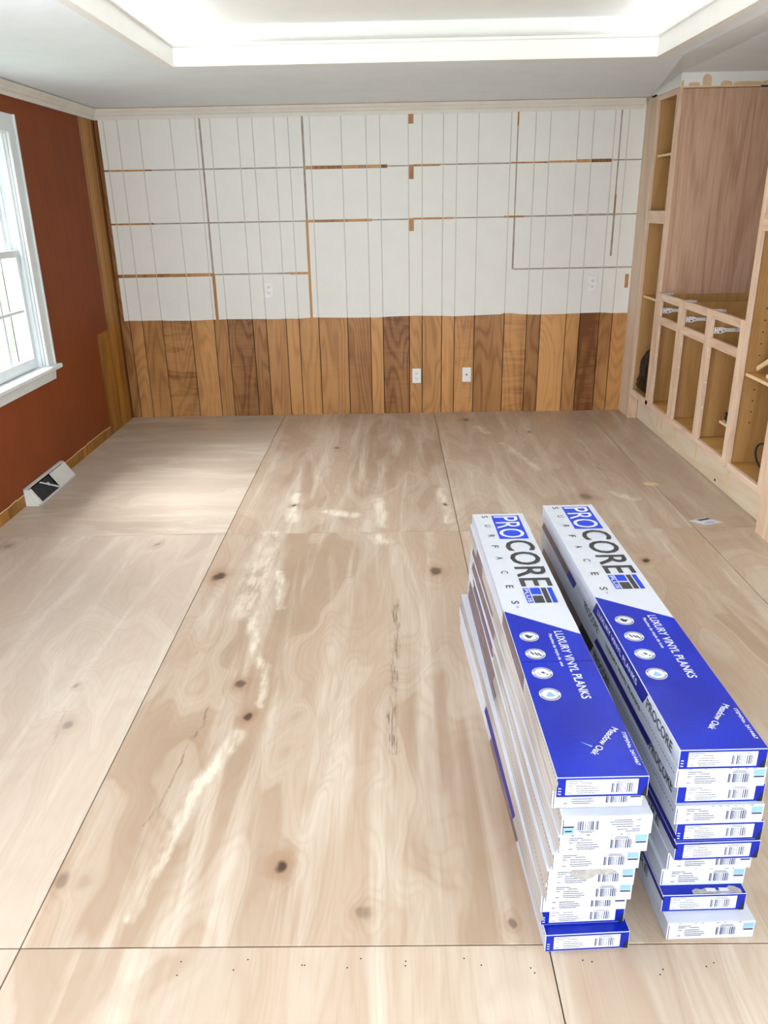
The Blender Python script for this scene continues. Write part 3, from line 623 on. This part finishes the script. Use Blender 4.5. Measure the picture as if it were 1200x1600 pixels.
# ------------------------------------------------------------------ floor register
rg = empty('floor_register', (XL, -1.76, 0)); tag(rg, 'white metal baseboard air register with slanted grille standing against the red wall', 'vent')
y0, y1 = -2.035, -1.500
P = lambda y: [(XL + .001, y, .0008), (XL + .086, y, .0008), (XL + .086, y, .012), (XL + .028, y, .098), (XL + .020, y, .106), (XL + .001, y, .106)]
rgp = lambda n, m, mat, bevel=0: par(m.build(n, M[mat], None, bevel=bevel), rg)
rgp('housing', MB().prism(P(y0), (0, .006, 0)), 'register'); rgp('housing', MB().prism(P(y1 - .006), (0, .006, 0)), 'register')
rgp('top_strip', MB().box(XL + .001, XL + .026, y0, y1, .0985, .106), 'register', .002); rgp('bottom_strip', MB().box(XL + .074, XL + .086, y0, y1, .001, .014), 'register', .002)
rgp('back_box', MB().box(XL + .001, XL + .010, y0 + .006, y1 - .006, .001, .098), 'dark')
T = Matrix.Translation((XL + .057, 0, .056)) @ Matrix.Rotation(radians(-34), 4, 'Y')
rgp('frame_bar', MB().box(-.003, .003, y0 + .004, y0 + .030, -.052, .050, T=T), 'register', .001); rgp('damper_plate', MB().box(-.004, .003, -1.735, y1 - .004, -.052, .050, T=T), 'register', .001)
for i in range(15):
    yy = y0 + .045 + i * .0185
    if yy < -1.75: rgp('fin', MB().box(-.005, .003, yy, yy + .005, -.048, .046, T=T), 'print_dark')
rgp('cross_bar', MB().prism([T @ Vector((.0032, -1.90, .046)), T @ Vector((.0032, -1.885, .046)), T @ Vector((.0032, -1.745, -.046)), T @ Vector((.0032, -1.765, -.046))], T.to_3x3() @ Vector((.003, 0, 0))), 'register')
rgp('damper_lever', MB().box(.003, .012, -1.835, -1.828, -.004, .018, T=T), 'register', .001)

# ------------------------------------------------------------------ paper scraps on the floor
ps = MB().prism([(3.63, -2.395, .0002), (3.70, -2.455, .0002), (3.80, -2.42, .0002), (3.735, -2.355, .0002)], (0, 0, .0006)).build('paper_label', M['print_white'], None)
tag(ps, 'small white paper label lying on the plywood floor near the toe kick', 'label')
MB().poly([(3.675, -2.385, .001), (3.69, -2.40, .001), (3.755, -2.375, .001), (3.742, -2.36, .001)]).build('printed_band', M['navy'], ps)
MB().poly([(3.70, -2.425, .001), (3.715, -2.436, .001), (3.765, -2.42, .001), (3.75, -2.408, .001)]).build('printed_band', M['tag_blue'], ps)
ch = MB().prism([(3.57, -1.80, .0002), (3.60, -1.83, .0002), (3.66, -1.82, .0002), (3.63, -1.79, .0002)], (0, 0, .003)).build('wood_chip', M['edge'], None)
tag(ch, 'pale splinter of wood lying on the plywood floor near the toe kick', 'wood chip')

# ------------------------------------------------------------------ flooring cartons
_tc = {}
def text_mesh(txt):
    if txt in _tc: return _tc[txt]
    cu = bpy.data.curves.new('t', 'FONT'); cu.body = txt; cu.resolution_u = 3
    o = bpy.data.objects.new('t', cu); COL.objects.link(o); bpy.context.view_layer.update()
    me = bpy.data.meshes.new_from_object(o.evaluated_get(bpy.context.evaluated_depsgraph_get()))
    V = [tuple(v.co) for v in me.vertices]; Fc = [list(p.vertices) for p in me.polygons]
    bpy.data.objects.remove(o); bpy.data.curves.remove(cu); bpy.data.meshes.remove(me)
    _tc[txt] = (V, Fc); return _tc[txt]
def text(m, txt, org, ex, ey, w, h, mi=0, bold=0.0):
    """lettering fitted to a W x H cell at ORG along unit axes EX, EY"""
    V, Fc = text_mesh(txt); x0 = min(v[0] for v in V); x1 = max(v[0] for v in V); a0 = min(v[1] for v in V); a1 = max(v[1] for v in V)
    ex, ey, org = Vector(ex), Vector(ey), Vector(org); nz = ex.cross(ey)
    for kx, ky in (((0, 0),) if not bold else ((0, 0), (bold, 0), (0, bold), (bold, bold))):
        b = len(m.v); off = nz * (.00004 * (kx + ky) / max(bold, 1e-6))
        for v in V: m.v.append(tuple(org + ex * ((v[0] - x0) / (x1 - x0) * w + kx) + ey * ((v[1] - a0) / (a1 - a0) * h + ky) + off))
        for f in Fc: m.f.append([b + i for i in f]); m.mi.append(mi)
    return m
LEN, WID, HGT = 1.445, .188, .0494
# local frame of a carton: x to the right, y towards the wall (0 at the near end, LEN at the far end), z up
def top_art(t, z, w):
    zt = z + .0006
    def U(u, tt, dz=0): return (u, LEN - tt, zt + dz)
    def rect(m, u0, u1, t0, t1, dz=0, mi=0): m.poly([U(u0, t1, dz), U(u1, t1, dz), U(u1, t0, dz), U(u0, t0, dz)], mi)
    add = lambda n, m, mats: m.build(n, mats, t)
    m = MB(); m.poly([U(.0012, LEN - .001), U(w - .0012, LEN - .001), U(w - .0012, .885), U(.0012, .752)]); add('printed_panel', m, M['blue'])
    m = MB(); rect(m, .066, .166, .022, .238); pr = add('logo_square', m, M['logo_blue'])
    ex, ey = (0, -1, 0), (1, 0, 0)
    m = MB(); text(m, 'PRO', U(.072, .030, .0004), ex, ey, .198, .086, bold=.0008); add('lettering', m, M['print_white'])
    m = MB(); text(m, 'CORE', U(.076, .252, .0003), ex, ey, .345, .094, bold=.0028); add('lettering', m, M['print_dark'])
    m = MB(); rect(m, .077, .094, .612, .705, .0002); add('logo_bar', m, M['logo_blue'])
    m = MB(); text(m, 'PLUS', U(.0800, .618, .0004), ex, ey, .082, .011, bold=.0008); add('lettering', m, M['print_white'])
    m = MB(); rect(m, .098, .128, .610, .652); add('logo_block', m, M['logo_blue'])
    m = MB(); rect(m, .098, .128, .660, .705); add('logo_block', m, M['print_dark'])
    m = MB(); rect(m, .132, .147, .610, .705); add('logo_bar', m, M['print_dark'])
    m = MB(); rect(m, .151, .165, .610, .705); add('logo_bar', m, M['logo_blue'])
    for ch, tt in zip('SURFACES', (.022, .108, .200, .292, .384, .490, .590, .690)):
        m = MB(); text(m, ch, U(.030, tt, .0002), ex, ey, .019, .022, bold=.0004); add('letter', m, M['print_dark'])
    m = MB(); text(m, 'TM', U(.040, .722, .0002), ex, ey, .012, .006); add('lettering', m, M['print_dark'])
    m = MB(); text(m, 'LUXURY VINYL PLANKS', U(.116, .868, .0005), ex, ey, .310, .022, bold=.0009); add('lettering', m, M['print_white'])
    m = MB(); text(m, 'Planches de vinyle de luxe', U(.096, .882, .0005), ex, ey, .158, .011, bold=.0005); add('lettering', m, M['print_white'])
    m = MB(); c_, s_ = .78, -.62
    text(m, 'Meadow Oak', U(.155, 1.285, .0005), (s_, -c_, 0), (c_, s_, 0), .112, .015, bold=.0006); add('lettering', m, M['print_white'])
    m = MB(); text(m, 'ITEM/No. 2414467', U(.170, 1.305, .0005), ex, ey, .108, .008, bold=.0005); add('lettering', m, M['print_white'])
    for i, tt in enumerate((.893, .980, 1.068, 1.158)):
        cu = .046; R_ = .0255; m = MB()
        def ring(r0, r1, mi, dz, a0=0, a1=2 * pi, n=28):
            for q in range(n):
                A, B = a0 + (a1 - a0) * q / n, a0 + (a1 - a0) * (q + 1) / n
                m.poly([U(cu + r * cos(a), tt + r * sin(a), dz) for r, a in ((r0, A), (r1, A), (r1, B), (r0, B))], mi)
        m.poly([U(cu + R_ * cos(a), tt + R_ * sin(a), .0003) for a in [-q * pi / 14 for q in range(28)]], 0)
        ring(.0210, .0235, 1, .0005, .25, 2.9, 12); ring(.0210, .0235, 1, .0005, 3.4, 6.05, 12)
        ring(.0185, .0192, 2, .0005)
        if i == 0:   # drop shape
            m.poly([U(cu + a, tt + b, .0006) for a, b in ((-.012, -.006), (-.004, -.010), (.002, -.003), (.013, -.004), (.006, .003), (.002, .010), (-.006, .008))], 1)
        if i == 1:   # two soles
            for dx, dy in ((-.008, -.003), (.002, .001), (.010, .004)): m.poly([U(cu + dx + a, tt + dy + b, .0006) for a, b in ((-.005, -.007), (-.001, -.008), (.005, .006), (.001, .008))], 1)
        if i == 2:   # small figure
            m.poly([U(cu + a, tt + b, .0006) for a, b in ((-.004, -.004), (.003, -.006), (.008, .001), (.002, .004))], 1)
            m.poly([U(cu + a, tt + b, .0006) for a, b in ((.008, .005), (.012, .004), (.013, .009), (.009, .010))], 1)
            m.poly([U(cu + a, tt + b, .0006) for a, b in ((-.013, .000), (-.012, -.001), (-.004, .009), (-.005, .010))], 2)
        if i == 3:   # plank corner
            m.poly([U(cu + a, tt + b, .0006) for a, b in ((-.011, .008), (.000, -.011), (.013, .006), (.003, .011))], 3)
        m.build('round_icon', [M['print_white'], M['print_dark'], M['navy'], M['tag_blue']], t)

def end_art(t, w, h, blue, flip=False, shift=0):
    rnd = random.Random(int(w * 1e5) + shift)
    yf = -.0005
    def E(u, z, d=0):
        if flip: u, z = w - u, h - z
        return (u, yf - d, z)
    def rect(m, u0, u1, z0, z1, d=0, mi=0): m.poly([E(u0, z0, d), E(u1, z0, d), E(u1, z1, d), E(u0, z1, d)], mi)
    if blue:
        m = MB(); rect(m, .019, w - .021, .0065, .0440); m.build('end_label', M['print_white'], t)
    m = MB()
    for z, segs in ((.0395, ((.024, .055),)), (.0345, ((.024, .042), (.050, .072))), (.0275, ((.024, .034), (.040, .075))), (.0215, ((.040, .085),)), (.0155, ((.040, .088),)), (.0105, ((.024, .033), (.042, .080)))):
        for a, b in segs:
            u = a
            while u < b:
                e = min(b, u + rnd.uniform(.004, .010)); rect(m, u, e - .0006, z, z + .0018, .0003); u = e
    rect(m, .122, .148, .0405, .0418, .0003); rect(m, .118, .152, .0370, .0383, .0003)
    tag(m.build('printed_text', M['print_grey'], t), kind='stuff')
    m = MB()
    for u, e in ((.112, .0022), (.1155, .0012), (.1215, .0022), (.1250, .0016), (.1282, .0010), (.1312, .0008), (.1342, .0006), (.1385, .0008), (.1430, .0018), (.1472, .0024), (.1515, .0016), (.1548, .0008)):
        rect(m, u, u + e, .0115, .0345, .0003)
    tag(m.build('barcode', M['navy'], t), kind='stuff')
    if not blue:
        m = MB(); rect(m, w - .027, w - .003, .0295, .0440, .0002, 0); rect(m, w - .026, w - .004, .0240, .0275, .0003, 1); rect(m, w - .022, w - .008, .035, .0385, .0004, 1 if flip else 0)
        m.build('colour_tag', [M['tag_blue'], M['navy']], t)
        m = MB(); rnd2 = random.Random(shift)
        for q in range(9):
            if rnd2.random() < .6: u = .025 + q * .017; rect(m, u, u + rnd2.uniform(.004, .010), h - .0022, h - .0006, .0002)
        tag(m.build('perforation', M['print_grey'] if shift % 2 else M['darkprint'], t), kind='stuff')
    else:
        m = MB(); m.poly([(w - .0015, yf - .0001, .001), (w - .0015, yf - .0001, h * .62), (w - .009, yf - .0001, h * .30), (w - .013, yf - .0001, .001)]); m.build('dark_corner', M['darkprint'], t)  # dark triangle at the lower right of the carton end
        m = MB()
        for q in range(3): m.poly([(.004, yf - .0001, .008 + q * .007), (.010, yf - .0001, .0075 + q * .007), (.0105, yf - .0001, .0095 + q * .007), (.0045, yf - .0001, .0105 + q * .007)])
        if shift % 3 != 1: m.build('scuff_mark', M['print_white'], t)

def side_art(t, h, segs, seam=None):
    """prints on the side facing the window: segs = (t0, t1, z0, z1, slant, material)"""
    for (t0, t1, z0, z1, sl, mat) in segs:
        y0, y1 = LEN - t0, LEN - t1
        MB().poly([(-.0005, y0 - sl, z1), (-.0005, y1 - sl, z1), (-.0005, y1, z0), (-.0005, y0, z0)]).build('side_print', M[mat], t)
    if seam:
        m = MB(); y = .01
        while y < LEN - .01: m.box(-.0010, -.0006, y, y + .006, seam, seam + .0012); y += .013
        tag(m.build('perforation', M['print_dark'], t), kind='stuff')
def side_words(t, words):
    for (txt, t0, z, ln, hh) in words:
        m = MB(); text(m, txt, (-.0009, LEN - t0, z), (0, -1, 0), (0, 0, 1), ln, hh, bold=.0006)
        m.build('lettering', M['print_white'] if 'VINYL' in txt and z < .019 else M['print_dark'], t)

def carton(x, y, z, rz, blue, label, group, idx, w=WID, art=False, flip=False, side=(), seam=None, words=None, wcol='print_dark', torn=None):
    t = empty('flooring_carton', (x, y, z), rz); tag(t, label, 'carton', group)
    bm = bmesh.new(); n = 14
    rnd = random.Random(idx * 31 + 5)
    vs = []
    for i in range(n + 1):
        yy = LEN * i / n; row = []
        for (a, b) in ((0, 0), (w, 0), (w, HGT), (0, HGT)):
            jx = rnd.uniform(-.0007, .0007) if 0 < i < n else 0
            row.append(bm.verts.new((a + (jx if a else jx * .3), yy, b)))
        vs.append(row)
    for i in range(n):
        for q in range(4):
            r = (q + 1) % 4; f = bm.faces.new((vs[i][q], vs[i][r], vs[i + 1][r], vs[i + 1][q]))
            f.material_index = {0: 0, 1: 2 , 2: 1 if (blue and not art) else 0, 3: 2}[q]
    f = bm.faces.new(vs[0][::-1]); f.material_index = 1 if blue else 0
    f = bm.faces.new(vs[n]); f.material_index = 0
    bmesh.ops.recalc_face_normals(bm, faces=bm.faces)
    es = [e for e in bm.edges if len(e.link_faces) == 2 and e.calc_face_angle(0) > .5]
    bmesh.ops.bevel(bm, geom=es, offset=.0012, segments=2, affect='EDGES', profile=.6)
    me = bpy.data.meshes.new('carton_body'); bm.to_mesh(me); bm.free()
    for mm in ('carton_white', 'blue', 'carton_side'): me.materials.append(M[mm])
    o = bpy.data.objects.new('carton_body', me); COL.objects.link(o); o.parent = t
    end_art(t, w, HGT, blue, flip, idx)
    if art: top_art(t, HGT, w)
    if not blue:   # end flap: folded edge seen as a thin dark slit beside the end
        MB().box(.0030, .0040, -.0012, -.0002, .003, HGT - .006).build('flap_slit', M['print_dark'], t)
    side_art(t, HGT, side, seam)
    if words: side_words(t, words)
    if idx == 0:   # crease across the lid and two scratches
        MB().box(.004, w - .003, LEN - 1.018, LEN - 1.015, HGT, HGT + .0013).build('crease', M['deep_blue'], t)
        MB().prism([(.075, LEN - 1.335, HGT + .0007), (.094, LEN - 1.352, HGT + .0007), (.096, LEN - 1.349, HGT + .0007)], (0, 0, .0005)).build('scratch', M['tag_blue'], t)
        MB().prism([(.128, LEN - 1.155, HGT + .0007), (.158, LEN - 1.185, HGT + .0007), (.158, LEN - 1.183, HGT + .0007)], (0, 0, .0005)).build('scratch', M['deep_blue'], t)
    if torn == 'end':
        r = random.Random(3); pts = [(.052 + .09 * i / 8, -.0009, HGT - .001) for i in range(9)][::-1]; low = [(.052 + .09 * i / 8, -.0009, HGT - .010 - (.024 if i in (2, 3) else .018 if i in (1, 4) else .010) * r.uniform(.7, 1)) for i in range(9)]
        MB().prism(pts + low, (0, .0006, 0)).build('torn_patch', M['torn'], t)
    if torn == 'top':
        r = random.Random(5); near = [(.07 + .112 * i / 10, .001 + .002 * r.random(), HGT + .0003) for i in range(11)]; far = [(.07 + .112 * i / 10, .010 + .014 * r.random(), HGT + .0003) for i in range(11)][::-1]
        MB().prism(near + far, (0, 0, .0008)).build('torn_patch', M['torn'], t)
        MB().prism([(a - .012, .008, HGT + .0012) for a in (.115,)] + [(.125, .007, HGT + .0012), (.125, .016, HGT + .0012), (.103, .017, HGT + .0012)], (0, 0, .0006)).build('torn_patch', M['print_white'], t)
        MB().prism([(.133, .007, HGT + .0012), (.155, .008, HGT + .0012), (.153, .016, HGT + .0012), (.133, .017, HGT + .0012)], (0, 0, .0006)).build('torn_patch', M['print_white'], t)
    return t

ORD = ['top', 'second', 'third', 'fourth', 'fifth', 'sixth', 'seventh', 'eighth', 'ninth', 'bottom']
lx = [2.400, 2.400, 2.417, 2.412, 2.403, 2.396, 2.397, 2.395, 2.399, 2.407]
ly = [-4.966, -4.940, -4.966, -4.963, -4.959, -4.955, -4.948, -4.931, -4.921, -4.948]
lr = [1.05, 1.3, 1.75, 1.7, 1.45, 1.2, 1.25, 2.2, 2.5, 2.75]
lb_ = [1, 0, 0, 0, 0, 0, 0, 0, 1, 1]
lside = [
 ((0, .74, .001, .048, 0, 'carton_side'), (.74, 1.08, .001, .048, 0, 'taupe'), (1.08, 1.44, .001, .048, .02, 'greige')),
 ((0, .20, .001, .048, 0, 'greige'), (.20, .36, .001, .046, .02, 'taupe'), (.36, 1.44, .001, .048, 0, 'greige')),
 ((.02, .52, .001, .048, .04, 'taupe'), (.52, 1.44, .001, .048, 0, 'greige')),
 ((.05, .58, .001, .048, .04, 'taupe'), (.58, 1.44, .001, .048, .03, 'greige')),
 ((.0, .12, .001, .048, 0, 'carton_white'), (.12, .60, .001, .030, .04, 'taupe'), (.12, .60, .030, .040, 0, 'deep_blue'), (.62, 1.44, .001, .048, .03, 'greige')),
 ((.02, .66, .001, .048, .04, 'taupe'), (.66, 1.44, .001, .048, .03, 'greige')),
 ((.0, .70, .001, .048, .04, 'taupe'), (.70, 1.44, .001, .048, .03, 'greige')),
 ((.0, 1.44, .001, .048, .0, 'greige'),),
 ((.0, .64, .001, .048, .0, 'carton_white'), (.64, 1.12, .004, .046, .03, 'deep_blue'), (1.12, 1.44, .001, .048, .03, 'greige')),
 ((.0, .64, .001, .048, .0, 'carton_white'), (.70, 1.12, .002, .044, .03, 'taupe'))]
ltxt = ['blue and white carton with printed top, topmost of the left stack', 'white carton second from the top of the left stack, under the printed one',
 'white carton third from the top of left stack, end print upside down', 'white carton fourth from top of left stack, beneath the upside-down end print',
 'white carton fifth from the top of the left stack, set back above the torn one', 'white carton sixth from top of left stack, grey torn patch on its end',
 'white carton seventh from the top of the left stack, just under the torn one', 'white carton eighth from the top of the left stack, resting on a blue end',
 'blue-ended carton second from the bottom of the left stack', 'blue-ended carton at the bottom of the left stack, on the plywood']
GL = 'flooring cartons in the left stack'; GRR = 'flooring cartons in the right stack'
for i in range(10):
    carton(lx[i], ly[i], (9 - i) * .05 + .0003, radians(lr[i]), lb_[i], ltxt[i], GL, i, w=[.186, .188, .188, .190, .188, .190, .190, .191, .190, .190][i], art=(i == 0), flip=(i == 2), side=lside[i],
           seam=[.040, None, .036, None, .040, None, .036, None, None, .040][i], torn='end' if i == 5 else None)
rx = [2.674, 2.674, 2.685, 2.684, 2.692, 2.694, 2.690, 2.682, 2.681, 2.688]
ry = [-4.885, -4.882, -4.874, -4.882, -4.880, -4.885, -4.863, -4.860, -4.888, -4.919]
rr = [1.0, .9, 1.4, 1.3, 1.6, 1.9, 1.5, 1.2, 1.4, 1.6]
rb = [1, 0, 1, 0, 1, 1, 0, 0, 1, 0]
VP = ('LUXURY VINYL PLANKS', .80, .018, .36, .016)
rside = [
 ((.75, 1.21, .002, .047, .03, 'deep_blue'), (.30, .70, .001, .02, 0, 'carton_white')), ((.0, .42, .008, .040, .03, 'taupe'), (.42, .52, .008, .040, .03, 'deep_blue')),
 ((.78, 1.26, .010, .034, .02, 'deep_blue'),), ((.02, .60, .004, .044, .03, 'taupe'), (.60, .74, .004, .044, .03, 'darkprint')),
 ((.90, 1.44, .004, .020, .02, 'deep_blue'),), ((1.0, 1.44, .030, .047, .02, 'deep_blue'),), ((.1, .6, .002, .046, .03, 'taupe'),), ((.8, 1.2, .01, .04, .02, 'deep_blue'),), ((1.0, 1.44, .034, .047, .02, 'deep_blue'),), ()]
rwords = [[VP, ('PROCORE', 1.235, .010, .17, .026)], [('PROCORE', .66, .012, .16, .026), ('LUXURY VINYL PLANKS', .9, .02, .3, .012)], [('PROCORE', 1.27, .008, .15, .028)], [('PROCORE', .78, .010, .16, .026)],
 [('PROCORE', 1.05, .022, .2, .024)], [('PROCORE', 1.1, .006, .25, .022)], None, None, [('PROCORE', 1.1, .006, .25, .024)], [('LUXURY VINYL PLANKS', .6, .018, .3, .012)]]
rtxt = ['blue and white carton with printed top, topmost of the right stack', 'white carton second from the top of the right stack, under the printed one',
 'blue-ended carton third from the top of the right stack', 'white carton fourth from the top of the right stack, between two blue ends',
 'blue-ended carton fifth from the top of the right stack', 'blue-ended carton sixth from top of right stack, just above a white one',
 'white carton seventh from the top of the right stack, set back under a blue end', 'white carton eighth from the top of the right stack, above the torn blue one',
 'blue carton with torn top edge, second from the bottom of the right stack', 'white carton at the bottom of the right stack, on the plywood']
for i in range(10):
    w_ = [.186, .192, .190, .193, .193, .190, .193, .193, .192, .200][i]
    carton(rx[i], ry[i], (9 - i) * .05 + .0003, radians(rr[i]), rb[i], rtxt[i], GRR, i + 20, w=w_, art=(i == 0), side=rside[i], seam=[None, .030, None, .028, None, None, None, None, None, None][i],
           words=rwords[i], wcol='print_white' if False else 'print_dark', torn='top' if i == 8 else None)

# ------------------------------------------------------------------ outdoors beyond the window
lawn = MB().poly([(-30, -25, -.5), (XL - .2, -25, -.5), (XL - .2, 25, -.5), (-30, 25, -.5)]).build('lawn', M['grass']); tag(lawn, kind='structure')
for k_, (x, y, s_, lab) in enumerate(((-3.0, 1.4, .75, 'low green shrub outside the window, nearest to the panes'), (-5.2, 2.9, 1.1, 'larger green shrub outside, farther from the window'))):
    r = random.Random(k_); m = MB()
    for q in range(900):
        a = r.uniform(0, 2 * pi); ph_ = math.acos(r.uniform(-.3, 1)); rad = s_ * r.uniform(.75, 1)
        p = Vector((x + rad * sin(ph_) * cos(a), y + rad * sin(ph_) * sin(a), -.5 + s_ * .3 + rad * .8 * cos(ph_)))
        u = Vector((r.uniform(-1, 1), r.uniform(-1, 1), r.uniform(-1, 1))).normalized(); w = u.cross(Vector((r.random(), r.random(), r.random()))).normalized()
        m.poly([p - u * .05, p + w * .025, p + u * .05, p - w * .025])
    sh = m.build('shrub', M['leaf']); tag(sh, lab, 'shrub')
    MB().tube([(x, y, -.5), (x + .02, y, -.1), (x, y + .03, .1)], .03, 8).build('stem', M['dark'], sh)
